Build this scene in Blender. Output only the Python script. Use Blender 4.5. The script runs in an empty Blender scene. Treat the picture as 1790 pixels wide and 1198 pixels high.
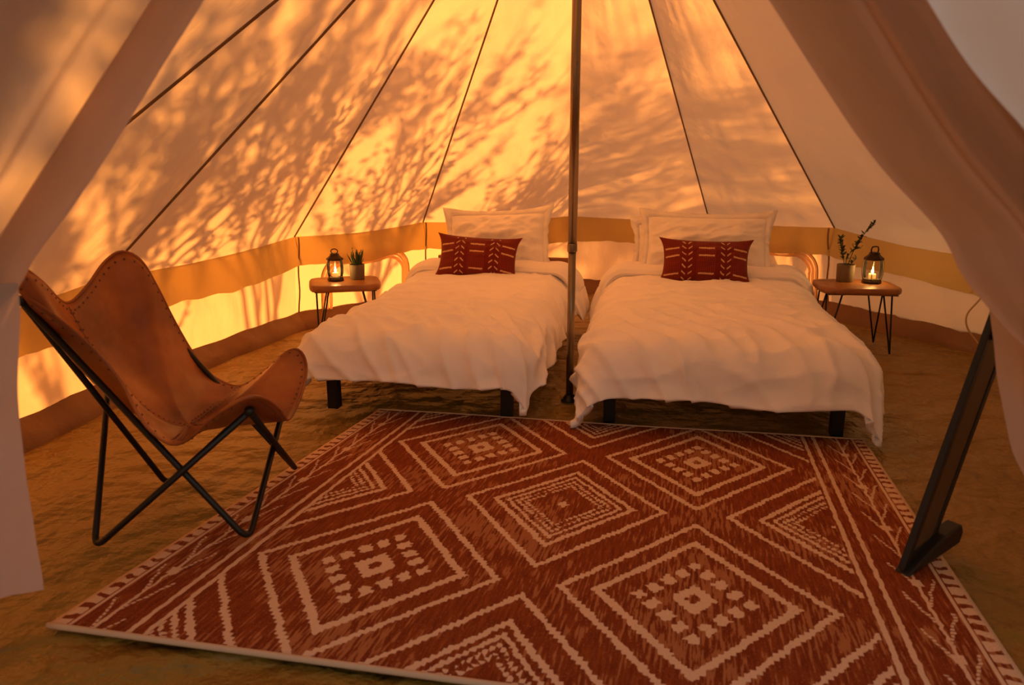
import bpy, bmesh, math, random
from mathutils import Vector, Matrix, noise
PI = math.pi
SC = bpy.context.scene
COL = SC.collection

# ------------------------------------------------------------------ camera
cam_d = bpy.data.cameras.new('camera')
cam_d.sensor_width = 36.0
cam_d.lens = 1350.0 / 1790.0 * 36.0
cam_d.clip_start = 0.05
cam_d.dof.use_dof = True
cam_d.dof.focus_distance = 3.9
cam_d.dof.aperture_fstop = 3.2
cam = bpy.data.objects.new('camera', cam_d)
cam.location = (0, 0, 1.25)
cam.rotation_euler = (math.radians(90 - 14.016), 0, 0)
COL.objects.link(cam)
SC.camera = cam

# ------------------------------------------------------------------ light
SUN_AZ, SUN_EL = math.radians(-38), math.radians(11.5)
SUN_DIR = Vector((math.sin(SUN_AZ) * math.cos(SUN_EL), math.cos(SUN_AZ) * math.cos(SUN_EL), math.sin(SUN_EL)))
sun_d = bpy.data.lights.new('sun', 'SUN')
sun_d.energy = 12.0
sun_d.color = (1.0, 0.495, 0.15)
sun_d.angle = math.radians(1.1)
sun = bpy.data.objects.new('sun', sun_d)
sun.rotation_euler = SUN_DIR.to_track_quat('Z', 'Y').to_euler()
sun.location = SUN_DIR * 12
COL.objects.link(sun)

world = bpy.data.worlds.new('dusk_sky')
SC.world = world
world.use_nodes = True
bg = world.node_tree.nodes['Background']
_t = world.node_tree
sky = _t.nodes.new('ShaderNodeTexSky'); sky.sky_type = 'NISHITA'; sky.sun_disc = False
sky.sun_elevation = math.radians(6); sky.sun_rotation = SUN_AZ
sky.dust_density = 4.0; sky.air_density = 1.5; sky.ozone_density = 1.0
tint = _t.nodes.new('ShaderNodeMix'); tint.data_type = 'RGBA'; tint.blend_type = 'MULTIPLY'
tint.inputs[0].default_value = 1.0; tint.inputs[7].default_value = (1.05, 0.76, 0.76, 1)   # warm white balance of the picture
_t.links.new(sky.outputs[0], tint.inputs[6]); _t.links.new(tint.outputs[2], bg.inputs['Color'])
bg.inputs['Strength'].default_value = 0.38

SC.view_settings.view_transform = 'Standard'
SC.view_settings.look = 'None'
SC.view_settings.gamma = 1.0
SC.view_settings.use_curve_mapping = False
SC.view_settings.exposure = 0.14

# ------------------------------------------------------------------ node helpers
def new_mat(name):
    m = bpy.data.materials.new(name)
    m.use_nodes = True
    t = m.node_tree
    for n in list(t.nodes):
        t.nodes.remove(n)
    out = t.nodes.new('ShaderNodeOutputMaterial')
    return m, t, out

class X:
    """a float expression that grows Math nodes"""
    tree = None
    def __init__(self, s): self.s = s
    @staticmethod
    def op(kind, *a):
        n = X.tree.nodes.new('ShaderNodeMath'); n.operation = kind
        for i, v in enumerate(a):
            if isinstance(v, X): X.tree.links.new(v.s, n.inputs[i])
            else: n.inputs[i].default_value = v
        return X(n.outputs[0])
    def __add__(s, o): return X.op('ADD', s, o)
    __radd__ = __add__
    def __sub__(s, o): return X.op('SUBTRACT', s, o)
    def __rsub__(s, o): return X.op('SUBTRACT', o, s)
    def __mul__(s, o): return X.op('MULTIPLY', s, o)
    __rmul__ = __mul__
    def __truediv__(s, o): return X.op('DIVIDE', s, o)
    def __lt__(s, o): return X.op('LESS_THAN', s, o)
    def __gt__(s, o): return X.op('GREATER_THAN', s, o)
def xabs(a): return X.op('ABSOLUTE', a)
def xmax(a, b): return X.op('MAXIMUM', a, b)
def xmin(a, b): return X.op('MINIMUM', a, b)
def xround(a): return X.op('FLOOR', a + 0.5)
def xfrac(a): return X.op('FRACT', a)
def xfloor(a): return X.op('FLOOR', a)
def xnoise(t, vec, scale, detail=2.0, out=0):
    n = t.nodes.new('ShaderNodeTexNoise'); n.inputs['Scale'].default_value = scale
    n.inputs['Detail'].default_value = detail
    if vec is not None: t.links.new(vec, n.inputs['Vector'])
    return n.outputs[out]
def mapping(t, vec, scale=(1, 1, 1), rot=(0, 0, 0)):
    n = t.nodes.new('ShaderNodeMapping'); n.inputs['Scale'].default_value = scale
    n.inputs['Rotation'].default_value = rot
    t.links.new(vec, n.inputs['Vector']); return n.outputs[0]
def mixrgb(t, fac, a, b, mode='MIX'):
    n = t.nodes.new('ShaderNodeMix'); n.data_type = 'RGBA'; n.blend_type = mode
    for i, v in ((0, fac), (6, a), (7, b)):
        if isinstance(v, X): v = v.s
        if isinstance(v, (int, float)): n.inputs[i].default_value = v
        elif isinstance(v, tuple): n.inputs[i].default_value = (*v, 1)
        else: t.links.new(v, n.inputs[i])
    return n.outputs[2]
def ramp(t, fac, stops):
    n = t.nodes.new('ShaderNodeValToRGB')
    e = n.color_ramp.elements
    while len(e) < len(stops): e.new(0.5)
    for i, (p, c) in enumerate(stops): e[i].position = p; e[i].color = (*c, 1)
    t.links.new(fac, n.inputs[0]); return n.outputs[0]
def bump(t, height, strength, dist, normal=None):
    n = t.nodes.new('ShaderNodeBump'); n.inputs['Strength'].default_value = strength
    n.inputs['Distance'].default_value = dist
    t.links.new(height, n.inputs['Height'])
    if normal is not None: t.links.new(normal, n.inputs['Normal'])
    return n.outputs[0]
def coords(t, kind='Object'):
    return t.nodes.new('ShaderNodeTexCoord').outputs[kind]
def principled(t, out, color=None, rough=0.6, metal=0.0, normal=None, spec=0.5, sheen=0.0):
    b = t.nodes.new('ShaderNodeBsdfPrincipled')
    if isinstance(color, tuple): b.inputs['Base Color'].default_value = (*color, 1)
    elif color is not None: t.links.new(color, b.inputs['Base Color'])
    if isinstance(rough, (int, float)): b.inputs['Roughness'].default_value = rough
    else: t.links.new(rough, b.inputs['Roughness'])
    b.inputs['Metallic'].default_value = metal
    b.inputs['Specular IOR Level'].default_value = spec
    b.inputs['Sheen Weight'].default_value = sheen
    if normal is not None: t.links.new(normal, b.inputs['Normal'])
    t.links.new(b.outputs[0], out.inputs[0]); return b

# ------------------------------------------------------------------ materials
def mat_canvas(name, diff, trans, fac=0.5, bscale=1.0):
    m, t, out = new_mat(name)
    co = coords(t)
    n1 = xnoise(t, mapping(t, co, (1, 1, .5)), 5.0, 4.0)
    n2 = xnoise(t, co, 1.7, 3.0)
    w = t.nodes.new('ShaderNodeTexNoise'); w.noise_type = 'RIDGED_MULTIFRACTAL'
    w.inputs['Scale'].default_value = 3.6; w.inputs['Detail'].default_value = 2.5
    t.links.new(mapping(t, co, (1.3, 1.3, .55)), w.inputs['Vector'])
    weave = xnoise(t, co, 260.0, 1.0)
    nb = bump(t, weave, 0.15, 0.001)
    nb = bump(t, n1, 0.35 * bscale, 0.03, nb)
    nb = bump(t, w.outputs[0], 0.42 * bscale, 0.022, nb)
    dc = mixrgb(t, n2, tuple(c * .9 for c in diff), diff)
    tc = mixrgb(t, n2, tuple(c * .88 for c in trans), trans)
    d = t.nodes.new('ShaderNodeBsdfDiffuse'); tr = t.nodes.new('ShaderNodeBsdfTranslucent')
    t.links.new(dc, d.inputs[0]); t.links.new(tc, tr.inputs[0])
    t.links.new(nb, d.inputs['Normal']); t.links.new(nb, tr.inputs['Normal'])
    mx = t.nodes.new('ShaderNodeMixShader'); mx.inputs[0].default_value = fac
    t.links.new(d.outputs[0], mx.inputs[1]); t.links.new(tr.outputs[0], mx.inputs[2])
    t.links.new(mx.outputs[0], out.inputs[0]); return m

M = {}
M['canvas'] = mat_canvas('cotton_canvas', (.88, .70, .52), (.97, .61, .31), 0.5, 1.7)
M['canvas_valance'] = mat_canvas('valance_canvas', (.76, .58, .30), (.60, .45, .14), 0.5, 1.5)
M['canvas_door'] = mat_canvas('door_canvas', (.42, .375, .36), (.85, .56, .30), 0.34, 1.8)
M['canvas_outer'] = mat_canvas('weathered_canvas', (.88, .88, .95), (.80, .66, .50), 0.10, 1.8)

def plain(name, color, rough=.6, metal=0., spec=.5, nscale=None, nstr=.2, ndist=.005, var=None, vscale=4.):
    m, t, out = new_mat(name)
    co = coords(t)
    c = color
    if var is not None: c = mixrgb(t, xnoise(t, co, vscale, 4.0), color, var)
    nb = bump(t, xnoise(t, co, nscale, 4.0), nstr, ndist) if nscale else None
    principled(t, out, c, rough, metal, nb, spec); return m
M['seam'] = plain('seam_tape', (.22, .12, .05), .9)
M['strap'] = plain('canvas_strap', (.50, .33, .16), .9)
M['lip'] = plain('brown_skirting', (.15, .055, .018), .5, nscale=9, nstr=.5, ndist=.02, var=(.25, .11, .035))
M['black'] = plain('black_steel', (.012, .010, .009), .42, .3, .5, nscale=60, nstr=.05)
M['blackwood'] = plain('black_frame', (.014, .011, .009), .5, 0, .4, nscale=40, nstr=.1)
M['back'] = plain('brown_backing', (.10, .055, .022), .65, nscale=90, nstr=.1)
M['pole'] = plain('pole_metal', (.32, .25, .17), .28, .9, .5, nscale=3, nstr=.05)
M['pole2'] = plain('pole_metal_lower', (.26, .20, .13), .32, .9, .5, nscale=3, nstr=.05)
M['ground'] = plain('sandy_ground', (.42, .30, .18), .95, nscale=3, nstr=.6, ndist=.05, var=(.30, .22, .12))
M['bark'] = plain('bark', (.10, .07, .045), .9)
M['leaf_out'] = plain('shrub_leaf', (.05, .07, .025), .7)
M['leaf'] = plain('sprig_leaf', (.045, .07, .025), .6)
M['leaf2'] = plain('spiky_leaf', (.07, .11, .03), .55)
M['soil'] = plain('soil', (.03, .02, .012), .95)
M['pot'] = plain('stoneware_pot', (.13, .09, .05), .75, nscale=30, nstr=.25, var=(.20, .15, .09), vscale=25)
M['lantern'] = plain('aged_lantern_metal', (.05, .028, .014), .45, .7, .5, nscale=50, nstr=.2)
M['candle'] = plain('candle_wax', (.80, .62, .38), .5)
M['stitch'] = plain('leather_lacing', (.13, .042, .014), .6)
M['cord'] = plain('cotton_cord', (.55, .38, .20), .9)

def m_floor():
    m, t, out = new_mat('groundsheet')
    co = coords(t)
    n1 = xnoise(t, mapping(t, co, (1.0, 1.45, 1), (0, 0, .45)), 3.6, 5.0)
    n2 = xnoise(t, co, 1.3, 3.0)
    n3 = xnoise(t, mapping(t, co, (1.7, 1, 1), (0, 0, -.9)), 6.0, 4.0)
    w = t.nodes.new('ShaderNodeTexNoise'); w.noise_type = 'RIDGED_MULTIFRACTAL'
    w.inputs['Scale'].default_value = 2.4; w.inputs['Detail'].default_value = 3.0
    t.links.new(mapping(t, co, (1.0, 2.2, 1), (0, 0, .25)), w.inputs['Vector'])
    nb = bump(t, n1, 1.0, .11)
    nb = bump(t, n3, .8, .045, nb)
    nb = bump(t, w.outputs[0], .9, .04, nb)
    c = mixrgb(t, n2, (.20, .105, .012), (.30, .172, .024))
    principled(t, out, c, .42, 0, nb, .45); return m
M['floor'] = m_floor()

def m_linen(name, color, bs=1.0):
    m, t, out = new_mat(name)
    co = coords(t)
    n1 = xnoise(t, mapping(t, co, (1.0, .55, 1.0)), 7.0, 4.0)
    w = t.nodes.new('ShaderNodeTexNoise'); w.noise_type = 'RIDGED_MULTIFRACTAL'
    w.inputs['Scale'].default_value = 4.5; w.inputs['Detail'].default_value = 2.0
    w.inputs['Distortion'].default_value = .6
    t.links.new(mapping(t, co, (1.7, .8, 1), (0, 0, .3)), w.inputs['Vector'])
    nb = bump(t, n1, .40 * bs, .03)
    nb = bump(t, w.outputs[0], .45 * bs, .018, nb)
    principled(t, out, color, .85, 0, nb, .2, .15); return m
M['linen'] = m_linen('white_cotton', (.90, .85, .84))
M['linen_p'] = m_linen('white_pillowcase', (.90, .85, .82), .6)
M['mattress'] = m_linen('mattress_ticking', (.72, .68, .66), .3)

def m_leather():
    m, t, out = new_mat('tan_leather')
    co = coords(t)
    n1 = xnoise(t, co, 4.0, 6.0); n2 = xnoise(t, co, 11.0, 6.0); n3 = xnoise(t, co, 150.0, 2.0)
    c = ramp(t, n1, [(.34, (.10, .020, .004)), (.48, (.30, .075, .012)), (.64, (.52, .165, .026))])
    c = mixrgb(t, X(n2).s, c, (.24, .065, .013))
    c = mixrgb(t, 0.45, c, ramp(t, n1, [(.34, (.12, .024, .005)), (.66, (.50, .15, .025))]))
    r = ramp(t, n2, [(.3, (.30,) * 3), (.7, (.50,) * 3)])
    nb = bump(t, n3, .12, .002); nb = bump(t, n2, .15, .006, nb)
    principled(t, out, c, r, 0, nb, .5); return m
M['leather'] = m_leather()

def m_wood():
    m, t, out = new_mat('honey_wood')
    co = coords(t)
    n = xnoise(t, mapping(t, co, (2.2, 22, 8)), 2.5, 5.0)
    n2 = xnoise(t, co, 6.0, 3.0)
    c = ramp(t, n, [(.28, (.20, .070, .018)), (.5, (.36, .145, .040)), (.75, (.46, .20, .06))])
    c = mixrgb(t, n2, c, (.26, .095, .025))
    principled(t, out, c, .38, 0, bump(t, n, .12, .004), .5); return m
M['wood'] = m_wood()

def m_glass():
    m, t, out = new_mat('lantern_glass')
    tr = t.nodes.new('ShaderNodeBsdfTransparent'); tr.inputs[0].default_value = (.93, .88, .80, 1)
    gl = t.nodes.new('ShaderNodeBsdfGlossy'); gl.inputs['Roughness'].default_value = .06
    fr = t.nodes.new('ShaderNodeFresnel'); fr.inputs[0].default_value = 1.45
    mx = t.nodes.new('ShaderNodeMixShader')
    t.links.new(fr.outputs[0], mx.inputs[0]); t.links.new(tr.outputs[0], mx.inputs[1]); t.links.new(gl.outputs[0], mx.inputs[2])
    t.links.new(mx.outputs[0], out.inputs[0]); return m
M['glass'] = m_glass()
def m_flame():
    m, t, out = new_mat('candle_flame')
    e = t.nodes.new('ShaderNodeEmission'); e.inputs[0].default_value = (1, .62, .20, 1); e.inputs[1].default_value = 60
    t.links.new(e.outputs[0], out.inputs[0]); return m
M['flame'] = m_flame()
def m_mirror():
    m, t, out = new_mat('mirror_glass'); principled(t, out, (.9, .9, .9), .02, 1.0); return m
M['mirror'] = m_mirror()

def m_rug():
    m, t, out = new_mat('rust_rug_weave')
    X.tree = t
    uvn = coords(t, 'UV')
    co = coords(t)
    nz = t.nodes.new('ShaderNodeSeparateColor'); t.links.new(xnoise(t, mapping(t, uvn, (70, 56, 1)), 1.0, 2.0, 1), nz.inputs[0])
    sp = t.nodes.new('ShaderNodeSeparateXYZ'); t.links.new(uvn, sp.inputs[0])
    u0, v0 = X(sp.outputs[0]), X(sp.outputs[1])
    # knots of the weave: stepped outlines with a little unevenness
    NU, NV = 165.0, 130.0
    uq = (xfloor(u0 * NU) + 0.5) / NU; vq = (xfloor(v0 * NV) + 0.5) / NV
    u = uq * .55 + u0 * .45 + (X(nz.outputs[0]) - .5) * .008
    v = vq * .55 + v0 * .45 + (X(nz.outputs[1]) - .5) * .010
    def lattice(cu, cv, su, sv):
        a = u - cu; b = v - cv
        a = a - xround(a / .394) * .394; b = b - xround(b / .5425) * .5425
        return xabs(a) / su + xabs(b) / sv, a, b
    def line(d, c, w): return xabs(d - c) < w
    d1, a1, b1 = lattice(.290, .2275, .158, .237)
    d2, a2, b2 = lattice(.487, .5060, .150, .228)
    dash = xfrac((a1 - b1 * .67) * 26.0) > .42
    dash2 = xfrac(xabs(xabs(a2) / .150 - xabs(b2) / .228) * 14.0) > .30
    k1 = xmax(line(d1, 1.0, .034), line(d1, .72, .042))
    m1 = xabs(xabs(a1) / .158 - xabs(b1) / .237)
    k1 = xmax(k1, line(d1, .39, .075) * (xfrac(m1 * 5.0 + .30) < .62))
    k1 = xmax(k1, line(d1, .115, .055))
    k2 = xmax(line(d2, 1.0, .034), line(d2, .70, .036))
    k2 = xmax(k2, line(d2, .575, .024))
    k2 = xmax(k2, line(d2, .475, .026) * dash2)
    k2 = xmax(k2, line(d2, .385, .024) * dash2)
    k2 = xmax(k2, (d2 < .06) * 1.0)
    field = xmax(k1 * (d1 < 1.08), k2 * (d2 < 1.08))
    infield = (xabs(u0 - .4985) < .380)
    # the two narrow end borders
    e = xmin(u0, 1.0 - u0)
    ew = e + (X(nz.outputs[2]) - .5) * .006
    brd = xmax(xabs(ew - .0955) < .0032, xabs(ew - .1150) < .0032)
    vc = xabs(ew - .0525 + (X(nz.outputs[0]) - .5) * .006)
    side = (ew > .0525) * .5
    tt = xfrac(v0 * 11.0 + side + (X(nz.outputs[1]) - .5) * .3)
    vine = xmax(vc < .0020, (xabs(vc - tt * .026) < .0019) * (tt < .85) * (xfrac(v0 * 130.0) > .25))
    vine = xmax(vine, (vc < .0065) * (xfrac(v0 * 5.5 + .2) < .10))
    edge = xmax((e < .0045) * 1.0, (xabs(e - .0235) < .0022) * 1.0)
    edge = xmax(edge, (e < .0195) * (e > .0) * (xfrac(v0 * 38.0 + (X(nz.outputs[2]) - .5) * .8) < .62))
    mask = xmax(xmax(field * infield, brd), xmax(vine * (e < .088) * (e > .02), edge))
    # colours: rust ground with streaks and flecks, cream wool
    st = xnoise(t, mapping(t, uvn, (260, 22, 1)), 1.0, 3.0)
    st2 = xnoise(t, mapping(t, uvn, (420, 330, 1)), 1.0, 2.0)
    big = xnoise(t, mapping(t, uvn, (5, 4, 1)), 1.0, 3.0)
    base = ramp(t, st, [(.28, (.11, .018, .004)), (.5, (.26, .054, .009)), (.70, (.42, .110, .022))])
    base = mixrgb(t, X(st2).s, base, (.17, .030, .006))
    fleck = (X(st) * X(big)) > .285
    base = mixrgb(t, fleck * .45, base, (.52, .24, .10))
    f2 = (X(st2) > .64)
    base = mixrgb(t, f2 * .40, base, (.55, .26, .11))
    cream = mixrgb(t, st2, (.58, .38, .235), (.80, .57, .39))
    col = mixrgb(t, mask, base, cream)
    hgt = X(st2) * .6 + mask * .5
    nb = bump(t, hgt.s, .9, .006)
    principled(t, out, col, .92, 0, nb, .15); return m
M['rug'] = m_rug()
def m_bind():
    m, t, out = new_mat('cream_binding')
    principled(t, out, (.60, .42, .28), .9, 0, bump(t, xnoise(t, coords(t), 160, 2), .4, .003), .15); return m
M['bind'] = m_bind()

def m_cushion(name, up):
    m, t, out = new_mat(name)
    X.tree = t
    uvn = coords(t, 'UV')
    nz = X(xnoise(t, mapping(t, uvn, (26, 14, 1)), 1.0, 2.0)) - .5
    sp = t.nodes.new('ShaderNodeSeparateXYZ'); t.links.new(uvn, sp.inputs[0])
    u, v = X(sp.outputs[0]), X(sp.outputs[1])
    vn = v + nz * .03
    lines = None
    for (c, hw) in ((.5, .088), (.11, .085), (.89, .085)):
        inside = xabs(u - c) < hw
        bow = xabs(u - .5) * 0.0 if c == .5 else (xabs(u - .5) - .30) * .25
        for y in (.78, .60, .20):
            k = inside * (xabs(vn + bow - y) < .018)
            lines = k if lines is None else xmax(lines, k)
    for c in (.285, .715):
        a = xabs(u - c + nz * .01)
        slot = (a > .014) * (a < .058)
        ph = xfrac(v * 7.0 + a * (11.0 if up else -11.0) + nz * .25)
        lines = xmax(lines, slot * (ph < .24))
    lines = lines * (v > .05) * (v < .95)
    hatch = (xfrac(u * 46.0) < .45) * (xfrac(v * 26.0) < .55) * ((xabs(u - .5) < .105) + (xabs(u - .5) > .285))
    fz = xnoise(t, mapping(t, uvn, (220, 120, 1)), 1.0, 2.0)
    base = mixrgb(t, fz, (.115, .007, .004), (.20, .016, .007))
    base = mixrgb(t, hatch * X(fz) * .9, base, (.40, .085, .032))
    col = mixrgb(t, lines, base, (.66, .40, .22))
    nb = bump(t, (X(fz) * .5 + lines * .6 + hatch * .2).s, .5, .003)
    principled(t, out, col, .9, 0, nb, .2, .2); return m

# ------------------------------------------------------------------ mesh helpers
def obj(name, verts, faces, mat, parent=None, smooth=True, uvs=None):
    me = bpy.data.meshes.new(name)
    me.from_pydata([tuple(v) for v in verts], [], faces)
    if uvs is not None:
        l = me.uv_layers.new(name='UVMap')
        for lp in me.loops: l.data[lp.index].uv = uvs[lp.vertex_index]
    if smooth: me.polygons.foreach_set('use_smooth', [True] * len(me.polygons))
    if mat is not None: me.materials.append(M[mat] if isinstance(mat, str) else mat)
    me.update()
    o = bpy.data.objects.new(name, me); COL.objects.link(o)
    if parent is not None: o.parent = parent
    return o
class MB:
    def __init__(s): s.v = []; s.f = []
    def add(s, vs, fs):
        k = len(s.v); s.v += [tuple(p) for p in vs]; s.f += [tuple(i + k for i in f) for f in fs]; return s
    def box(s, lo, hi, mtx=None):
        vs = [Vector((x, y, z)) for z in (lo[2], hi[2]) for y in (lo[1], hi[1]) for x in (lo[0], hi[0])]
        if mtx: vs = [mtx @ p for p in vs]
        return s.add(vs, [(0, 2, 3, 1), (4, 5, 7, 6), (0, 1, 5, 4), (2, 6, 7, 3), (0, 4, 6, 2), (1, 3, 7, 5)])
    def tube(s, path, r, seg=8, cap=True):
        path = [Vector(p) for p in path]; n = len(path)
        rs = r if isinstance(r, (list, tuple)) else [r] * n
        up = None; vs = []
        for i, p in enumerate(path):
            d = (path[min(i + 1, n - 1)] - path[max(i - 1, 0)])
            d = d.normalized() if d.length > 1e-9 else Vector((0, 0, 1))
            if up is None:
                up = d.orthogonal().normalized()
            else:
                up = (up - d * up.dot(d)); up = up.normalized() if up.length > 1e-6 else d.orthogonal().normalized()
            w = d.cross(up)
            for k in range(seg):
                a = 2 * PI * k / seg
                vs.append(p + (up * math.cos(a) + w * math.sin(a)) * rs[i])
        fs = []
        for i in range(n - 1):
            for k in range(seg):
                a, b = i * seg + k, i * seg + (k + 1) % seg
                fs.append((a, b, b + seg, a + seg))
        if cap:
            fs.append(tuple(range(seg))[::-1]); fs.append(tuple((n - 1) * seg + k for k in range(seg)))
        return s.add(vs, fs)
    def lathe(s, prof, seg=24, c=(0, 0, 0)):
        vs = []
        for (r, z) in prof:
            for k in range(seg):
                a = 2 * PI * k / seg
                vs.append((c[0] + r * math.cos(a), c[1] + r * math.sin(a), c[2] + z))
        fs = []
        for i in range(len(prof) - 1):
            for k in range(seg):
                a, b = i * seg + k, i * seg + (k + 1) % seg
                fs.append((a, b, b + seg, a + seg))
        fs.append(tuple(range(seg))[::-1]); fs.append(tuple((len(prof) - 1) * seg + k for k in range(seg)))
        return s.add(vs, fs)
    def build(s, name, mat, parent=None, smooth=True, bevel=0):
        o = obj(name, s.v, s.f, mat, parent, smooth)
        if bevel:
            b = o.modifiers.new('bevel', 'BEVEL'); b.width = bevel; b.segments = 2; b.limit_method = 'ANGLE'
        if smooth and bevel: pass
        return o
def flat(o):
    o.data.polygons.foreach_set('use_smooth', [False] * len(o.data.polygons)); return o
def thing(name, label, cat, loc=(0, 0, 0), rotz=0, group=None):
    o = bpy.data.objects.new(name, None); COL.objects.link(o)
    o.location = loc; o.rotation_euler = (0, 0, rotz); o.empty_display_size = .1
    o['label'] = label; o['category'] = cat
    if group: o['group'] = group
    return o
def tag(o, label, cat, group=None):
    o['label'] = label; o['category'] = cat
    if group: o['group'] = group
    return o
def struct(o, label=None, cat=None):
    o['kind'] = 'structure'
    if label: o['label'] = label
    if cat: o['category'] = cat
    return o
def empty(name):
    o = bpy.data.objects.new(name, None); COL.objects.link(o); o.empty_display_size = .1; return o
def grid_faces(nu, nv, k=0):
    """nu x nv vertices stored row by row (v outer)"""
    return [(k + j * nu + i, k + j * nu + i + 1, k + (j + 1) * nu + i + 1, k + (j + 1) * nu + i) for j in range(nv - 1) for i in range(nu - 1)]
def fbm(p, s=1.0): return noise.fractal(Vector(p) * s, 1.0, 2.0, 3)
def lerp(a, b, t): return a + (b - a) * t
def catmull(pts, n=8):
    pts = [Vector(p) for p in pts]; out = []
    for i in range(len(pts) - 1):
        p0, p1, p2, p3 = pts[max(i - 1, 0)], pts[i], pts[i + 1], pts[min(i + 2, len(pts) - 1)]
        for k in range(n):
            t = k / n
            out.append(.5 * ((2 * p1) + (p2 - p0) * t + (2 * p0 - 5 * p1 + 4 * p2 - p3) * t * t + (3 * p1 - p0 - 3 * p2 + p3) * t ** 3))
    out.append(pts[-1]); return out
def resample(pts, n):
    pts = [Vector(p) for p in pts]
    d = [0]
    for i in range(1, len(pts)): d.append(d[-1] + (pts[i] - pts[i - 1]).length)
    out = []; j = 0
    for k in range(n):
        s = d[-1] * k / (n - 1)
        while j < len(pts) - 2 and d[j + 1] < s: j += 1
        t = (s - d[j]) / max(d[j + 1] - d[j], 1e-9)
        out.append(pts[j].lerp(pts[j + 1], min(max(t, 0), 1)))
    return out

# ------------------------------------------------------------------ the tent
APEX = Vector((.295, 3.80, 2.91))
AT = Vector((.03, 1.38, 2.28))               # top of the door frame
# base corner (x, y), eave (x, y, z)
C = [((-2.27, 2.48), (-2.22, 2.50, .60)),
     ((-2.09, 3.80), (-2.04, 3.78, .63)),
     ((-1.57, 5.50), (-1.54, 5.47, .655)),
     ((-.735, 6.32), (-.72, 6.28, .685)),
     ((.545, 7.05), (.53, 7.00, .675)),
     ((1.71, 6.63), (1.66, 6.58, .70)),
     ((2.49, 5.91), (2.44, 5.87, .68)),
     ((3.03, 4.79), (2.92, 4.76, .60)),
     ((3.08, 3.40), (3.00, 3.40, .60)),
     ((2.50, 2.20), (2.45, 2.22, .60))]
DL, DR = (-1.80, 1.40), (1.88, 1.38)

ground = struct(obj('ground', [(-30, -20, -.03), (30, -20, -.03), (30, 40, -.03), (-30, 40, -.03)], [(0, 1, 2, 3)], 'ground', smooth=False),
                'sandy ground around the tent', 'ground')

def build_floor():
    poly = [DL] + [c[0] for c in C] + [DR]
    poly = [Vector((x, y)) for x, y in poly]
    cx = Vector((.35, 3.6)); NR, NA = 60, 160
    vs, fs = [], []
    def edge(a):
        d = Vector((math.cos(a), math.sin(a))); best = 9
        for i in range(len(poly)):
            p, q = poly[i], poly[(i + 1) % len(poly)]
            e = q - p; den = d.x * e.y - d.y * e.x
            if abs(den) < 1e-9: continue
            w = p - cx; tt = (w.x * e.y - w.y * e.x) / den; ss = (w.x * d.y - w.y * d.x) / den
            if tt > 0 and -1e-6 <= ss <= 1 + 1e-6: best = min(best, tt)
        return best
    ed = [edge(2 * PI * k / NA) for k in range(NA)]
    for j in range(NR + 1):
        for k in range(NA):
            a = 2 * PI * k / NA; r = ed[k] * (j / NR)
            x, y = cx.x + math.cos(a) * r, cx.y + math.sin(a) * r
            zz = .5 * fbm((x * 1.2, y * 2.4, .3), 1.3) + .35 * fbm((x * 3 + y, y * 5, 4.), 1.2)
            vs.append((x, y, -.012 + .012 * max(-1, min(1, zz))))
    for j in range(NR):
        for k in range(NA):
            a, b = j * NA + k, j * NA + (k + 1) % NA
            fs.append((a, b, b + NA, a + NA))
    return obj('floor', vs, fs, 'floor')
floor = struct(build_floor(), 'olive brown groundsheet covering the tent floor', 'floor')

def panel_grid(p00, p10, p11, p01, nu, nv, inward, sag, seed, wr=.004):
    vs = []
    for j in range(nv):
        t = j / (nv - 1)
        a, b = p00.lerp(p01, t), p10.lerp(p11, t)
        for i in range(nu):
            s = i / (nu - 1)
            p = a.lerp(b, s)
            k = math.sin(PI * s)
            w = sag * k * (.35 + .65 * math.sin(PI * min(t * 1.0, 1)))
            n = noise.noise(Vector((s * 7 + seed * 3.1, t * 5, seed))) * .6 + noise.noise(Vector((s * 15 + t * 6, t * 9, seed + 7))) * .4
            edge = min(1, 6 * s, 6 * (1 - s), 8 * (1 - t) + .1)
            vs.append(p + inward * (w + wr * n * edge))
    return vs, grid_faces(nu, nv)
ceiling = struct(empty('ceiling'), 'cream canvas bell tent roof with dark stitched seams', 'tent roof')
ctr = Vector((.3, 3.9, 0))
for i in range(len(C) - 1):
    a, b = Vector(C[i][1]), Vector(C[i + 1][1])
    ta = APEX + (a - APEX) * .02; tb = APEX + (b - APEX) * .02
    n = (b - a).cross(APEX - a).normalized()
    if n.z > 0: n = -n
    vs, fs = panel_grid(a, b, tb, ta, 30, 60, n, .035, i + 1, .010)
    # keep the seams straight and the eave gently sagging
    for k in range(30):
        s = k / 29; vs[k] = vs[k] - Vector((0, 0, .022 * math.sin(PI * s)))
    obj('roof_panel', vs, fs, 'canvas', ceiling)
    MB().tube([a.lerp(ta, k / 30) + n * .006 for k in range(31)], .0058, 6).build('seam', 'seam', ceiling)
MB().tube([Vector(C[-1][1]).lerp(APEX, k / 30) for k in range(31)], .0058, 6).build('seam', 'seam', ceiling)
def tri_panel(name, a, b, c, parent, seed, sag=.03):
    """a,b eave side, c top"""
    n = (b - a).cross(c - a).normalized()
    if n.dot(ctr + Vector((0, 0, 1)) - a) < 0: n = -n
    tb = c + (b - c) * .02; ta = c + (a - c) * .02
    vs, fs = panel_grid(a, b, tb, ta, 20, 36, n, sag, seed)
    return obj(name, vs, fs, 'canvas', parent)
LA, RA = Vector(C[0][1]), Vector(C[-1][1])
tri_panel('roof_panel', LA, AT, APEX, ceiling, 21, .02)
tri_panel('roof_panel', AT, RA, APEX, ceiling, 22, .02)
MB().tube([AT, APEX], .008, 6).build('seam', 'seam', ceiling)

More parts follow.
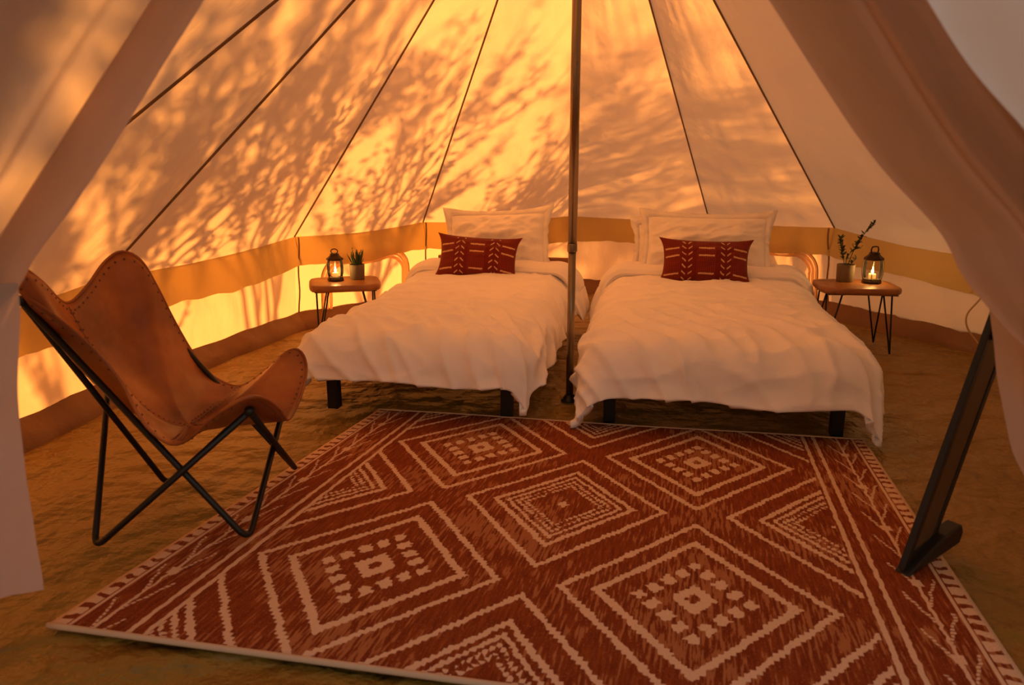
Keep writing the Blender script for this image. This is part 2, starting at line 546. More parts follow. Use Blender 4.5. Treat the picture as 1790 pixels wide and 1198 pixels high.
def eave_pt(i, s, z_t):
    """point on wall i at fraction s, z_t 0 (floor) .. 1 (eave)"""
    a0, b0 = Vector((*C[i][0], 0)), Vector((*C[i + 1][0], 0))
    a1, b1 = Vector(C[i][1]), Vector(C[i + 1][1])
    top = a1.lerp(b1, s) - Vector((0, 0, .022 * math.sin(PI * s)))
    return a0.lerp(b0, s).lerp(top, z_t)
def wall_in(i):
    a, b = Vector((*C[i][0], 0)), Vector((*C[i + 1][0], 0))
    n = (b - a).cross(Vector((0, 0, 1))).normalized()
    if n.dot(ctr - a) < 0: n = -n
    return n
WALLS = {'wall_left': (0, 1), 'wall_back': (2, 3, 4, 5), 'wall_right': (6, 7, 8)}
LABELW = {'wall_left': 'low canvas wall on the left with hanging valance', 'wall_back': 'low canvas wall behind the beds with hanging valance',
          'wall_right': 'shaded low canvas wall on the right with hanging valance'}
for wn, idx in WALLS.items():
    W = struct(empty(wn), LABELW[wn], 'tent wall')
    bb = MB()
    for i in idx:
        nin = wall_in(i); nu, nv = 40, 14
        vs = []
        for j in range(nv):
            t = j / (nv - 1)
            for k in range(nu):
                s = k / (nu - 1); p = eave_pt(i, s, t)
                if j == 0: p.z = -.03
                e = min(1, 8 * s, 8 * (1 - s)) * math.sin(PI * t)
                w = noise.noise(Vector((s * 6 + i * 5, t * 1.5 + s * 2, i))) * .042 + noise.noise(Vector((s * 16 + t * 3, t * 4, i + 9))) * .018
                vs.append(p + nin * (w * e))
        obj('wall_panel', vs, grid_faces(nu, nv), 'canvas', W)
        # valance: the rolled strip of wall cloth hanging from the eave
        vs = []; nv = 8
        for j in range(nv):
            t = j / (nv - 1)
            for k in range(nu):
                s = k / (nu - 1)
                hgt = .21 + .012 * math.sin(s * 9 + i * 2) + .012 * noise.noise(Vector((s * 12, i, 2)))
                p = eave_pt(i, s, 1) + nin * (.012 + t * (.040 + .018 * noise.noise(Vector((s * 5, t, i + 20)))))
                vs.append(p - Vector((0, 0, hgt * t)))
        obj('valance', vs, grid_faces(nu, nv), 'canvas_valance', W)
        a = Vector((*C[i][0], 0)); e = Vector(C[i][1])
        if i != 7: MB().tube([(e + nin * .065).lerp(a + nin * .05 + Vector((0, 0, .11)), k / 10) + nin * (.008 * math.sin(k * 1.1)) for k in range(11)], .0062, 6).build('wall_strap', 'seam', W)
        # brown skirting strip, folded up against the wall
        vv = []
        for k in range(nu):
            s = k / (nu - 1); p = eave_pt(i, s, 0)
            wv = noise.noise(Vector((s * 7, i, 3)))
            p.z = 0
            vv += [p + nin * (.10 + .012 * wv) + Vector((0, 0, -.02)), p + nin * (.085 + .012 * wv) + Vector((0, 0, .028)), p + nin * (.045 + .01 * wv) + Vector((0, 0, .060 + .008 * wv)), p + nin * .012 + Vector((0, 0, .105 + .010 * wv))]
        ff = []
        for k in range(nu - 1):
            for q in range(3): ff.append((k * 4 + q, (k + 1) * 4 + q, (k + 1) * 4 + q + 1, k * 4 + q + 1))
        bb.add(vv, ff)
    struct(bb.build(wn.replace('wall', 'baseboard'), 'lip'), 'brown skirting strip along the foot of the ' + {'wall_left': 'left', 'wall_back': 'back', 'wall_right': 'right'}[wn] + ' tent wall', 'skirting')

# front walls beside the door
def front(side):
    W = struct(empty('wall_front_' + side), 'front canvas wall on the ' + side + ' of the doorway', 'tent wall')
    if side == 'left': D, Ce, Cb = DL, LA, Vector((*C[0][0], 0))
    else: D, Ce, Cb = DR, RA, Vector((*C[-1][0], 0))
    Db = Vector((*D, 0)); De = Db.lerp(AT, .60 / AT.z)
    tri_panel('roof_panel', Ce, De, AT, W, 30)
    n = ((Cb - Db).cross(Vector((0, 0, 1)))).normalized()
    if n.dot(ctr - Db) < 0: n = -n
    vs, fs = panel_grid(Db, Cb, Ce, De, 16, 10, n, .0, 33)
    obj('wall_panel', vs, fs, 'canvas', W)
front('left'); front('right')

# arched window trims on the wall cloth
def window(name, i, s0, s1, z1, wid, label):
    L = (eave_pt(i, 1, 0) - eave_pt(i, 0, 0)).length; nin = wall_in(i)
    W = struct(empty(name), label, 'window')
    def P(x, z):
        s = x / L; return eave_pt(i, s, z / .67)
    x0, x1 = s0 * L, s1 * L; r = .17
    path = [(x0, .10), (x0, z1 - r)]
    for k in range(1, 9): a = PI / 2 * k / 8; path.append((x0 + r - r * math.cos(a), z1 - r + r * math.sin(a)))
    for k in range(0, 9): a = PI / 2 * k / 8; path.append((x1 - r + r * math.sin(a), z1 - r + r * math.cos(a)))
    path.append((x1, .10))
    path = [(p.x, p.y) for p in resample([Vector((x, z, 0)) for x, z in path], 60)]
    cx, cz = (x0 + x1) / 2, .22
    for q in range(3):                                   # three bunched folds of the rolled window cover
        vs = []
        for k, (x, z) in enumerate(path):
            dx, dz = cx - x, max(cz - z, -1) if z > z1 - r else 0
            l = math.hypot(dx, dz) or 1; dx /= l; dz /= l
            for m in range(4):
                o = (q * .34 + m / 3 * .30) * wid + .01 * noise.noise(Vector((k * .15, q, m)))
                vs.append(P(x + dx * o, z + dz * o) + nin * (.020 + .014 * math.sin(PI * m / 3) + .006 * q))
        obj('window_trim', vs, grid_faces(4, 60), 'canvas', W)
    MB().tube([P(x, z) + nin * .022 for x, z in path], .005, 6).build('zip', 'strap', W)
    vs = []
    for j in range(6):
        for k in range(14):
            x = lerp(x0 + wid, x1 - wid, k / 13); z = lerp(.09, z1 - wid, j / 5)
            vs.append(P(x, z) + nin * (.034 + .010 * noise.noise(Vector((k * .6, j * .6, i)))))
    return W
window('window_1', 2, .17, .86, .50, .085, 'arched zip window in the canvas wall behind the lit side table')
window('window_2', 5, .30, .90, .50, .075, 'arched zip window in the canvas wall right of the beds')

# door flaps pulled to the sides
def flap(name, edge, outer, folds, mat, nv=90, nu=46, label=''):
    e = resample(catmull(edge, 10), nv); o = resample(catmull(outer, 10), nv)
    vs = []
    for j in range(nv):
        t = j / (nv - 1)
        d = (o[j] - e[j])
        for i in range(nu):
            s = i / (nu - 1)
            p = e[j].lerp(o[j], s)
            y = 0
            for (f, am, ph, dr) in folds:
                y += am * math.sin(2 * PI * (f * s + ph + dr * t))
            y *= min(1, .25 + 3 * s)
            y += .010 * noise.noise(Vector((s * 6, t * 5, len(name))))
            vs.append(p + Vector((0, y, 0)))
    return obj(name, vs, grid_faces(nu, nv), mat)
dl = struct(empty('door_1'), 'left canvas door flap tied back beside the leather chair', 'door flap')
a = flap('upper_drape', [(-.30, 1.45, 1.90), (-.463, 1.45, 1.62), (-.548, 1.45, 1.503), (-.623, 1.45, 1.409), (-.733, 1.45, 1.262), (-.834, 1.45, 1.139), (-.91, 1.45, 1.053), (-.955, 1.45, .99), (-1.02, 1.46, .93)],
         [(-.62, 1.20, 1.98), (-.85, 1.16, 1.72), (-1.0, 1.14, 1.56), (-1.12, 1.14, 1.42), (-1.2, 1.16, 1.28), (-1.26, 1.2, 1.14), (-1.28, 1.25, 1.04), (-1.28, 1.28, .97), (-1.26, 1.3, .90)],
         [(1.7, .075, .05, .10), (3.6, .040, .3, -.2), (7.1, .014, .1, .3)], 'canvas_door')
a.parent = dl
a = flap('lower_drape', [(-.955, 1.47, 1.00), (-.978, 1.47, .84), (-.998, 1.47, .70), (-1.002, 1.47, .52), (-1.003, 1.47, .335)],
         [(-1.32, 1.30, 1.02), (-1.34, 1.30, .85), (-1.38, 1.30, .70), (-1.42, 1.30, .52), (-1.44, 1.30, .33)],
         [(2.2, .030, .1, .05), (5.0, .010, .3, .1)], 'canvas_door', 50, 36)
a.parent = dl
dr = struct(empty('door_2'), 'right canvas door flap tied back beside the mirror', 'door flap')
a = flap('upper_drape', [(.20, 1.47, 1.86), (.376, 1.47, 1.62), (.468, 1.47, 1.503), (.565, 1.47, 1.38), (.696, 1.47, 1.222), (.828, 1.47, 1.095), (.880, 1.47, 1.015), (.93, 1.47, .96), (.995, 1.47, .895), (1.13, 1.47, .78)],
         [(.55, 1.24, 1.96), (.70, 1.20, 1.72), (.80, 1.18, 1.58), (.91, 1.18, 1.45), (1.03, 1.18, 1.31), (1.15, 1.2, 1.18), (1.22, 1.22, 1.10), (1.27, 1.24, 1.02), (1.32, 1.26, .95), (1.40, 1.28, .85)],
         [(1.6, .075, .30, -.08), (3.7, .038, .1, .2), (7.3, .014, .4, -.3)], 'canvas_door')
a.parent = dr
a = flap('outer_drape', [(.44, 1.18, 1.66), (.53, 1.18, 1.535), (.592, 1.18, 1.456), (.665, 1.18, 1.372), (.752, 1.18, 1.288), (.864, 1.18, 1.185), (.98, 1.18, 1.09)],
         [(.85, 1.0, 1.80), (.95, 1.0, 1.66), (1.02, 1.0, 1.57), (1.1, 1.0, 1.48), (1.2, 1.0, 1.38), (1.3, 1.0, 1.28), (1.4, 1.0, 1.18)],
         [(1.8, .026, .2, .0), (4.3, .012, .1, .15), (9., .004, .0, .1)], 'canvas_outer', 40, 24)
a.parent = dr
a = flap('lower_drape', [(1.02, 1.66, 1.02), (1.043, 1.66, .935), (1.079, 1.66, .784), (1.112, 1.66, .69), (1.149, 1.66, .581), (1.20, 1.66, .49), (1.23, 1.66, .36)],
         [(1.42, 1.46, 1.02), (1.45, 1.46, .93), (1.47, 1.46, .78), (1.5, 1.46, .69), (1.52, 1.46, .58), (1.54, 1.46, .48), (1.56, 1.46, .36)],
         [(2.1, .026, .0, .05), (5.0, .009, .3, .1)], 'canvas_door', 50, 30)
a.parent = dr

# ------------------------------------------------------------------ centre pole
pole = thing('tent_pole', 'tall dark metal centre pole standing between the two beds', 'pole', (.295, 3.78, 0))
MB().tube([(0, 0, .78), (0, 0, 2.88)], .0225, 20).build('upper_tube', 'pole', pole)
MB().tube([(0, 0, .01), (0, 0, .80)], .0190, 20).build('lower_tube', 'pole2', pole)
MB().lathe([(.0235, .765), (.0245, .77), (.0245, .80), (.0235, .805)], 20).build('collar', 'pole2', pole)
MB().lathe([(.045, .0), (.045, .006), (.034, .010), (.024, .03), (.020, .032)], 20).build('base_plate', 'black', pole)

# ------------------------------------------------------------------ rug
def solve8(src, dst):
    A = []; B = []
    for (x, y), (u, v) in zip(src, dst):
        A.append([x, y, 1, 0, 0, 0, -u * x, -u * y]); B.append(u)
        A.append([0, 0, 0, x, y, 1, -v * x, -v * y]); B.append(v)
    n = 8
    for i in range(n):
        p = max(range(i, n), key=lambda r: abs(A[r][i])); A[i], A[p] = A[p], A[i]; B[i], B[p] = B[p], B[i]
        for r in range(n):
            if r != i:
                f = A[r][i] / A[i][i]
                A[r] = [a - f * b for a, b in zip(A[r], A[i])]; B[r] -= f * B[i]
    h = [B[i] / A[i][i] for i in range(n)] + [1.0]
    return lambda u, v: ((h[0] * u + h[1] * v + h[2]) / (h[6] * u + h[7] * v + 1), (h[3] * u + h[4] * v + h[5]) / (h[6] * u + h[7] * v + 1))
RQ = [(-1.248, 1.830), (1.185, 1.346), (1.55, 3.189), (-.655, 3.602)]
rugmap = solve8([(0, 0), (1, 0), (1, 1), (0, 1)], RQ)
def build_rug():
    rug = thing('area_rug', 'rust red woven rug with cream diamond pattern on the tent floor', 'rug', (0, 0, 0))
    nu, nv = 120, 90; vs = []; uvs = []
    for j in range(nv):
        for i in range(nu):
            u, v = i / (nu - 1), j / (nv - 1); x, y = rugmap(u, v)
            y += .006 * math.sin(u * 9) * v
            vs.append((x, y, .0125 + .0015 * fbm((x, y, 0), 3))); uvs.append((u, v))
    fs = grid_faces(nu, nv)
    # skirt down to the floor
    per = [i for i in range(nu)] + [j * nu + nu - 1 for j in range(1, nv)] + [(nv - 1) * nu + i for i in range(nu - 2, -1, -1)] + [j * nu for j in range(nv - 2, 0, -1)]
    k = len(vs)
    for q in per: vs.append((vs[q][0], vs[q][1], .001)); uvs.append(uvs[q])
    for q in range(len(per)):
        r = (q + 1) % len(per); fs.append((per[q], k + q, k + r, per[r]))
    obj('weave', vs, fs, 'rug', rug, uvs=uvs)
    for v, rr in ((0, .0085), (1, .0065)):
        path = [(*rugmap(i / 60, v), .010) for i in range(61)]
        path = [(x, y + .006 * math.sin(i / 60 * 9) * v, z) for i, (x, y, z) in enumerate(path)]
        MB().tube(path, rr, 8).build('binding', 'bind', rug)
    return rug
build_rug()

# ------------------------------------------------------------------ beds
BA = math.radians(-10.5)
def bed_m(loc): return Matrix.Translation(Vector(loc)) @ Matrix.Rotation(BA, 4, 'Z')
def drape(u, v, hw, R, fl, ztop):
    """lay a flat point (u across, v along, foot edge at v=0) over a bed edge with half width hw"""
    a = max(0, abs(u) - hw); b = max(0, -v); sg = 1 if u > 0 else -1
    bx, by = sg * min(abs(u), hw), max(v, 0)
    r = math.hypot(a, b)
    if r < 1e-9: return Vector((bx, by, ztop)), 0, Vector((0, 0, 1)), 0
    dx, dy = sg * a / r, -b / r
    if r < R * PI / 2:
        th = r / R; o, dp = R * math.sin(th), R * (1 - math.cos(th)); rem = 0
        n = Vector((dx * math.sin(th), dy * math.sin(th), math.cos(th)))
    else:
        rem = r - R * PI / 2; o, dp = R + fl * rem, R + rem * math.sqrt(1 - fl * fl); n = Vector((dx, dy, fl))
    return Vector((bx + dx * o, by + dy * o, ztop - dp)), r, n, rem
def duvet(loc, W, lo, ro, fo, fl, fr, seed, label):
    D = thing('duvet', label, 'duvet', loc, BA, 'white duvets')
    hw = W / 2 - .04; R = .16; L = 1.74; ztop = .415
    nu, nv = 150, 190; vs = []
    for j in range(nv):
        v = lerp(-fo, L, j / (nv - 1))
        for i in range(nu):
            u = lerp(-hw - lo, hw + ro, i / (nu - 1))
            fo_w = 1 + .10 * noise.noise(Vector((u * 2.3, seed, 0)))
            p, r, n, rem = drape(u, v * (fo_w if v < 0 else 1), hw, R, .20, ztop)
            puff = .030 * max(0, 1 - (u / (hw + .1)) ** 4) * min(1, (v + .25) * 2 if v > -.25 else 0)
            big = .016 * noise.noise(Vector((u * 3.1 + seed, v * 2.3, seed)))
            q = u * .8 + v * .55
            rid = 1 - abs(noise.noise(Vector((q * 8.0 + seed, (v - u) * 1.6, seed + 4))))
            rid2 = 1 - abs(noise.noise(Vector((u * 3.0, v * 7.5 + .8 * u + seed, seed + 2))))
            foot = max(0, min(1, (.75 - v) / .5))
            wr = .034 * (rid ** 5 - .35) * (.25 + .75 * foot) + .022 * (rid2 ** 6 - .28) * (1 - .5 * foot)
            # hanging folds run down the edge
            per = (v if abs(u) > hw and v >= 0 else u)
            hang = min(1, rem / .10)
            fold = .016 * hang * math.sin(per * 15 + 3 * noise.noise(Vector((per * 3, seed, 1))) + seed)
            # the loose edge is drawn in a little under itself
            p = p + n * (puff + big + wr + fold)
            p.z = max(p.z, .050 + .01 * noise.noise(Vector((u * 4, v * 4, 9))))
            vs.append(p)
    o = obj('cover', vs, grid_faces(nu, nv), 'linen', D)
    sm = o.modifiers.new('soften', 'SMOOTH'); sm.factor = .5; sm.iterations = 3
    s = o.modifiers.new('thick', 'SOLIDIFY'); s.thickness = .032; s.offset = -1
    # the head end turned back into a thick fold that falls over both sides
    nu, nv = 110, 30; vs = []
    for sgn in (1, -1):
        for j in range(nv):
            w = j / (nv - 1) * 2 - 1
            for i in range(nu):
                x = i / (nu - 1) * 2 - 1; u = x * (hw + (fl if x < 0 else fr))
                v = 1.80 + w * .16 + .02 * math.sin(u * 5 + seed)
                p, r, n, rem = drape(u, v, hw + .005, .14, .42, ztop + .042)
                prof = math.sqrt(max(0, 1 - w ** 4)) * math.sqrt(max(0, 1 - x ** 12))
                th = (.048 + .016 * noise.noise(Vector((u * 4, w * 1.2, seed + 5)))) * prof
                th += .007 * math.sin(w * 5 + u * 7) * prof
                p = p + n * (sgn * th * (1 if sgn > 0 else .75))
                vs.append(p)
    k = nu * nv
    f1 = grid_faces(nu, nv); f2 = [tuple(q + k for q in reversed(f)) for f in f1]
    rim = []
    per = [i for i in range(nu)] + [j * nu + nu - 1 for j in range(1, nv)] + [(nv - 1) * nu + i for i in range(nu - 2, -1, -1)] + [j * nu for j in range(nv - 2, 0, -1)]
    for q in range(len(per)):
        r = (q + 1) % len(per); rim.append((per[r], per[q], per[q] + k, per[r] + k))
    obj('turned_back_fold', vs, f1 + f2 + rim, 'linen', D)
    return D
def bed(loc, W, label, headboard=False):
    B = thing('bed', label, 'bed', loc, BA, 'single beds')
    L = 2.0; hw = W / 2; z0 = .235
    for sx in (-1, 1):
        for y in (.03, 1.0, L - .03):
            flat(MB().box((sx * hw - .027 - sx * .027, y - .027, 0), (sx * hw + .027 - sx * .027, y + .027, z0)).build('leg', 'black', B, bevel=.003))
        flat(MB().box((sx * (hw - .02) - .02, .0, z0 - .04), (sx * (hw - .02) + .02, L + (.05 if headboard else 0), z0 + .03)).build('side_rail', 'black', B, bevel=.003))
    for y in (.015, L - .015):
        flat(MB().box((-hw + .04, y - .015, z0 - .04), (hw - .04, y + .015, z0 + .03)).build('end_rail', 'black', B, bevel=.003))
    flat(MB().box((-.02, .02, z0 - .04), (.02, L - .02, z0 - .005)).build('centre_rail', 'black', B))
    for k in range(9):
        y = .15 + k * .21
        flat(MB().box((-hw + .04, y - .03, z0 - .005), (hw - .04, y + .03, z0 + .012)).build('slat', 'wood', B))
    if headboard:
        flat(MB().box((-hw, L + .045, .20), (hw + .03, L + .08, .50)).build('headboard', 'wood', B, bevel=.006))
    return B
def mattress(loc, W, label):
    hw = W / 2 - .03
    o = MB().box((-hw, .02, .252), (hw, 1.98, .372)).build('mattress', 'mattress', bevel=.04)
    o.location = loc; o.rotation_euler = (0, 0, BA)
    o.modifiers['bevel'].segments = 5
    return tag(o, label, 'mattress', 'mattresses')
LBED, RBED = (-.460, 3.562, 0), (.955, 3.345, 0)
bed(LBED, .93, 'black legged single bed nearer the leather chair', True)
mattress(LBED, .93, 'white mattress on the bed nearer the leather chair')
duvet(LBED, .93, .38, .33, .30, .30, .42, 1.0, 'white duvet rumpled over the bed nearer the leather chair')
bed(RBED, 1.07, 'black legged single bed nearer the mirror')
mattress(RBED, 1.07, 'white mattress on the bed nearer the mirror')
duvet(RBED, 1.09, .38, .39, .33, .44, .30, 5.0, 'white duvet rumpled over the bed nearer the mirror')

# ------------------------------------------------------------------ pillows and cushions
def pillow_mesh(w, h, T, pinch, n=44, seed=0, wr=.006, ear=0.0, prof=.62):
    """closed puffy cushion standing in x-z, thickness along y; returns verts, faces, uvs"""
    vs, uvs = [], []
    for sg in (-1, 1):
        for j in range(n):
            for i in range(n):
                a, b = i / (n - 1) * 2 - 1, j / (n - 1) * 2 - 1
                x = a * w / 2 * (1 - pinch * (1 - b * b) * abs(a) ** 3)
                z = b * h / 2 * (1 - pinch * (1 - a * a) * abs(b) ** 3)
                x += ear * w * a * abs(a) ** 6 * abs(b) ** 6; z += ear * h * b * abs(a) ** 6 * abs(b) ** 6
                t = T / 2 * (math.cos(PI / 2 * a * .999) * math.cos(PI / 2 * b * .999)) ** prof
                m = wr * fbm((a * 2 + seed, b * 2, seed), 1.4) * (1 if t > 0 else 0) * 2
                cre = wr * .8 * (1 - abs(noise.noise(Vector((a * 3 - b * 2, b * 3 + seed, seed + 3))))) ** 4 * min(1, t * 30)
                vs.append((x, sg * (t + m * min(1, t * 25) + cre), z)); uvs.append(((a + 1) / 2, (b + 1) / 2))
    k = n * n
    f1 = grid_faces(n, n)
    f2 = [tuple(q + k for q in reversed(f)) for f in f1]
    per = [i for i in range(n)] + [j * n + n - 1 for j in range(1, n)] + [(n - 1) * n + i for i in range(n - 2, -1, -1)] + [j * n for j in range(n - 2, 0, -1)]
    rim = []
    for q in range(len(per)):
        r = (q + 1) % len(per); rim.append((per[r], per[q], per[q] + k, per[r] + k))
    return vs, f1 + f2 + rim, uvs
def flange_mesh(w, h, d, pinch, seed):
    vs = []; n = 160
    for k in range(n):
        t = k / n * 4; s = int(t); f = t - s
        a, b = [(f * 2 - 1, -1), (1, f * 2 - 1), (1 - 2 * f, 1), (-1, 1 - 2 * f)][s]
        x = a * w / 2 * (1 - pinch * (1 - b * b)); z = b * h / 2 * (1 - pinch * (1 - a * a))
        ox = a * (abs(a) ** 6); oz = b * (abs(b) ** 6)
        wv = noise.noise(Vector((k * .28, seed, 0)))
        for (q, th) in ((-.15, .004), (1.0, .002), (1.0, -.002), (-.15, -.004)):
            dd = d * q * (1 + .25 * wv + (.9 * (abs(a) * abs(b)) ** 4))
            vs.append((x + ox * dd, th + (.026 * wv * q if q > 0 else 0), z + oz * dd))
    fs = []
    for k in range(n):
        r = (k + 1) % n
        for q in range(4): fs.append((k * 4 + q, r * 4 + q, r * 4 + (q + 1) % 4, k * 4 + (q + 1) % 4))
    return vs, fs
def place(o, bedloc, x, y, z, lean, yaw=0, roll=0):
    m = bed_m(bedloc) @ Matrix.Translation((x, y, z)) @ Matrix.Rotation(yaw, 4, 'Z') @ Matrix.Rotation(lean, 4, 'X') @ Matrix.Rotation(roll, 4, 'Y')
    o.matrix_world = m
def pillow(bedloc, x, y, z, w, h, T, lean, yaw, roll, seed, label):
    t = thing('pillow', label, 'pillow', group='white pillows')
    vs, fs, _ = pillow_mesh(w, h, T, .05, 46, seed, .012, 0, .66)
    obj('pillowcase', vs, fs, 'linen_p', t)
    vs, fs = flange_mesh(w, h, .032, .05, seed); obj('flange', vs, fs, 'linen_p', t)
    place(t, bedloc, x, y, z, lean, yaw, roll); return t
def cushion(bedloc, x, y, z, w, h, T, lean, yaw, roll, seed, up, label):
    vs, fs, uvs = pillow_mesh(w, h, T, .07, 50, seed, .004, .035)
    o = obj('lumbar_cushion', vs, fs, m_cushion('red_mudcloth_' + ('up' if up else 'down'), up), uvs=uvs)
    place(o, bedloc, x, y, z, lean, yaw, roll); return tag(o, label, 'cushion', 'red patterned cushions')
LEAN = math.radians(-24)
pillow(LBED, .01, 1.90, .628, .68, .40, .22, LEAN, .03, math.radians(-2.5), 1.3, 'white flanged pillow propped up on the bed nearer the leather chair')
cushion(LBED, -.055, 1.575, .555, .54, .285, .14, math.radians(-20), .05, math.radians(3), 2.2, True, 'dark red lumbar cushion with upward cream chevrons on the left bed')
pillow(RBED, .005, 1.90, .628, .80, .39, .22, LEAN, .0, math.radians(.5), 4.1, 'white flanged pillow propped up on the bed nearer the mirror')
pillow(RBED, -.08, 2.075, .585, .76, .34, .14, LEAN, .0, 0, 6.1, 'white pillow peeping out behind the front pillow on the bed nearer the mirror')
cushion(RBED, -.01, 1.595, .555, .56, .285, .14, math.radians(-18), .05, math.radians(1), 3.4, False, 'dark red lumbar cushion with downward cream chevrons on the right bed')

# ------------------------------------------------------------------ side tables
def side_table(loc, rz, w, d, seed, label):
    T = thing('side_table', label, 'side table', loc, rz, 'live edge side tables')
    rnd = random.Random(seed); n = 56; zt = .42; th = .042
    out = []
    for k in range(n):
        a = 2 * PI * k / n; c, s = math.cos(a), math.sin(a); e = 4.6
        x = math.copysign(abs(c) ** (2 / e), c) * w / 2; y = math.copysign(abs(s) ** (2 / e), s) * d / 2
        wv = 1 + .035 * noise.noise(Vector((c * 2, s * 2, seed)))
        out.append((x * wv, y * wv))
    rings = [(.86, zt - th), (.955, zt - th + .002), (.99, zt - th + .010), (1.0, zt - th * .5), (.99, zt - .006), (.972, zt), (.80, zt + .0003), (.4, zt + .0003)]
    vs = []; fs = []
    for (q, z) in rings:
        for i, (x, y) in enumerate(out): vs.append((x * q, y * q, z + .002 * noise.noise(Vector((i * .4, z * 40, seed)))* (1 if .9 < q else 0)))
    for r in range(len(rings) - 1):
        for k in range(n):
            a, b = r * n + k, r * n + (k + 1) % n; fs.append((a, b, b + n, a + n))
    fs.append(tuple(range(n))[::-1]); fs.append(tuple((len(rings) - 1) * n + k for k in range(n)))
    obj('table_top', vs, fs, 'wood', T)
    for sx in (-1, 1):
        for sy in (-1, 1):
            m = MB(); x, y = sx * (w / 2 - .075), sy * (d / 2 - .075)
            tip = Vector((x + sx * .030, y + sy * .030, .006))
            A = Vector((x - sx * .045, y + sy * .030, zt - th)); B = Vector((x + sx * .030, y - sy * .045, zt - th)); Cc = Vector((x, y, zt - th))
            for q in (A, B):
                m.tube([q, q.lerp(tip, .5), q.lerp(tip, .95), tip], .0055, 7)
            m.box((min(A.x, B.x) - .01, min(A.y, B.y) - .01, zt - th - .003), (max(A.x, B.x) + .01, max(A.y, B.y) + .01, zt - th + .001))
            m.build('leg', 'black', T)
    return T
NTR, NTL = (2.19, 4.86, 0), (-1.09, 4.98, 0)
side_table(NTR, math.radians(-7), .485, .40, 3, 'wooden live edge side table with hairpin legs by the shaded right wall')
side_table(NTL, math.radians(14), .455, .40, 7, 'wooden live edge side table with hairpin legs before the sunlit wall')

# ------------------------------------------------------------------ lanterns
def lantern(loc, rz, s, handle, label, power):
    L = thing('lantern', label, 'lantern', loc, rz, 'candle lanterns')
    def sc(p): return [(r * s, z * s) for r, z in p]
    MB().lathe(sc([(.050, 0), (.054, .004), (.054, .014), (.048, .020), (.047, .026)]), 8).build('base', 'lantern', L, smooth=False)
    cap = MB().lathe(sc([(.053, .138), (.056, .142), (.055, .150), (.040, .162), (.030, .172), (.030, .180), (.022, .184)]), 8).build('cap', 'lantern', L, smooth=False)
    g = MB(); seg = 24; prof = sc([(.046, .024), (.053, .050), (.055, .085), (.053, .115), (.047, .139)])
    vs = []; fs = []
    for (r, z) in prof:
        for k in range(seg): a = 2 * PI * k / seg; vs.append((r * math.cos(a), r * math.sin(a), z))
    for i in range(len(prof) - 1):
        for k in range(seg): a, b = i * seg + k, i * seg + (k + 1) % seg; fs.append((a, b, b + seg, a + seg))
    obj('glass', vs, fs, 'glass', L)
    for k in range(4):
        a = PI / 4 + k * PI / 2
        MB().tube([(math.cos(a) * r * s, math.sin(a) * r * s, z * s) for r, z in ((.049, .018), (.056, .05), (.0585, .085), (.056, .118), (.051, .142))], .0024 * s, 6).build('guard_wire', 'lantern', L)
    if handle == 'bail':
        pts = [(-.024, .182), (-.026, .20), (-.020, .214), (0, .217), (.020, .214), (.026, .20), (.024, .182)]
        MB().tube([(x * s, 0, z * s) for x, z in pts], .0042 * s, 8).build('handle', 'lantern', cap)
    else:
        pts = [(.022 * math.cos(2 * PI * k / 20), .196 + .016 * math.sin(2 * PI * k / 20)) for k in range(21)]
        MB().tube([(x * s, 0, z * s) for x, z in pts], .0035 * s, 8).build('handle', 'lantern', cap)
    cnd = MB().lathe(sc([(.020, .026), (.021, .028), (.021, .052), (.018, .056), (.004, .055)]), 18).build('candle', 'candle', L)
    MB().lathe(sc([(.002, .056), (.0055, .062), (.0068, .068), (.0050, .080), (.0025, .090), (.0006, .098)]), 12).build('flame', 'flame', cnd)
    ld = bpy.data.lights.new('candle_light', 'POINT'); ld.energy = power; ld.color = (1, .55, .16); ld.shadow_soft_size = .012
    lo = bpy.data.objects.new('candle_light', ld); COL.objects.link(lo); lo.parent = L; lo.location = (0, 0, .110 * s)
    return L
lantern((2.305, 4.90, .4205), .3, 1.08, 'bail', 'lit glass lantern with dark cap on the right side table', 1.3)
lantern((-1.150, 4.99, .4205), .1, .98, 'ring', 'lit glass lantern with ring handle on the left side table', .9)

# ------------------------------------------------------------------ plants
def leaf_add(m, base, direc, up, ln, wd):
    d = direc.normalized(); s = d.cross(up)
    s = s.normalized() if s.length > 1e-4 else d.orthogonal().normalized(); n = s.cross(d)
    p = [base, base + d * ln * .35 + s * wd * .5 + n * ln * .05, base + d * ln * .75 + s * wd * .38 + n * ln * .04, base + d * ln,
         base + d * ln * .75 - s * wd * .38 + n * ln * .04, base + d * ln * .35 - s * wd * .5 + n * ln * .05, base + d * ln * .5 - n * ln * .02]
    m.add(p, [(0, 1, 6), (1, 2, 6), (2, 3, 6), (3, 4, 6), (4, 5, 6), (5, 0, 6)])
def pot_parts(P, r, h):
    MB().lathe([(r * .88, 0), (r * .93, .004), (r * .97, h * .5), (r, h - .004), (r * .98, h), (r * .90, h), (r * .88, h - .02), (.004, h - .021)], 28).build('pot', 'pot', P)
    MB().lathe([(r * .88, h - .018), (r * .5, h - .010), (.003, h - .008)], 20).build('soil', 'soil', P)
P1 = thing('potted_sprig', 'stoneware pot with two leafy sprigs on the right side table', 'potted plant', (2.160, 4.965, .4205))
pot_parts(P1, .056, .112)
rnd = random.Random(4)
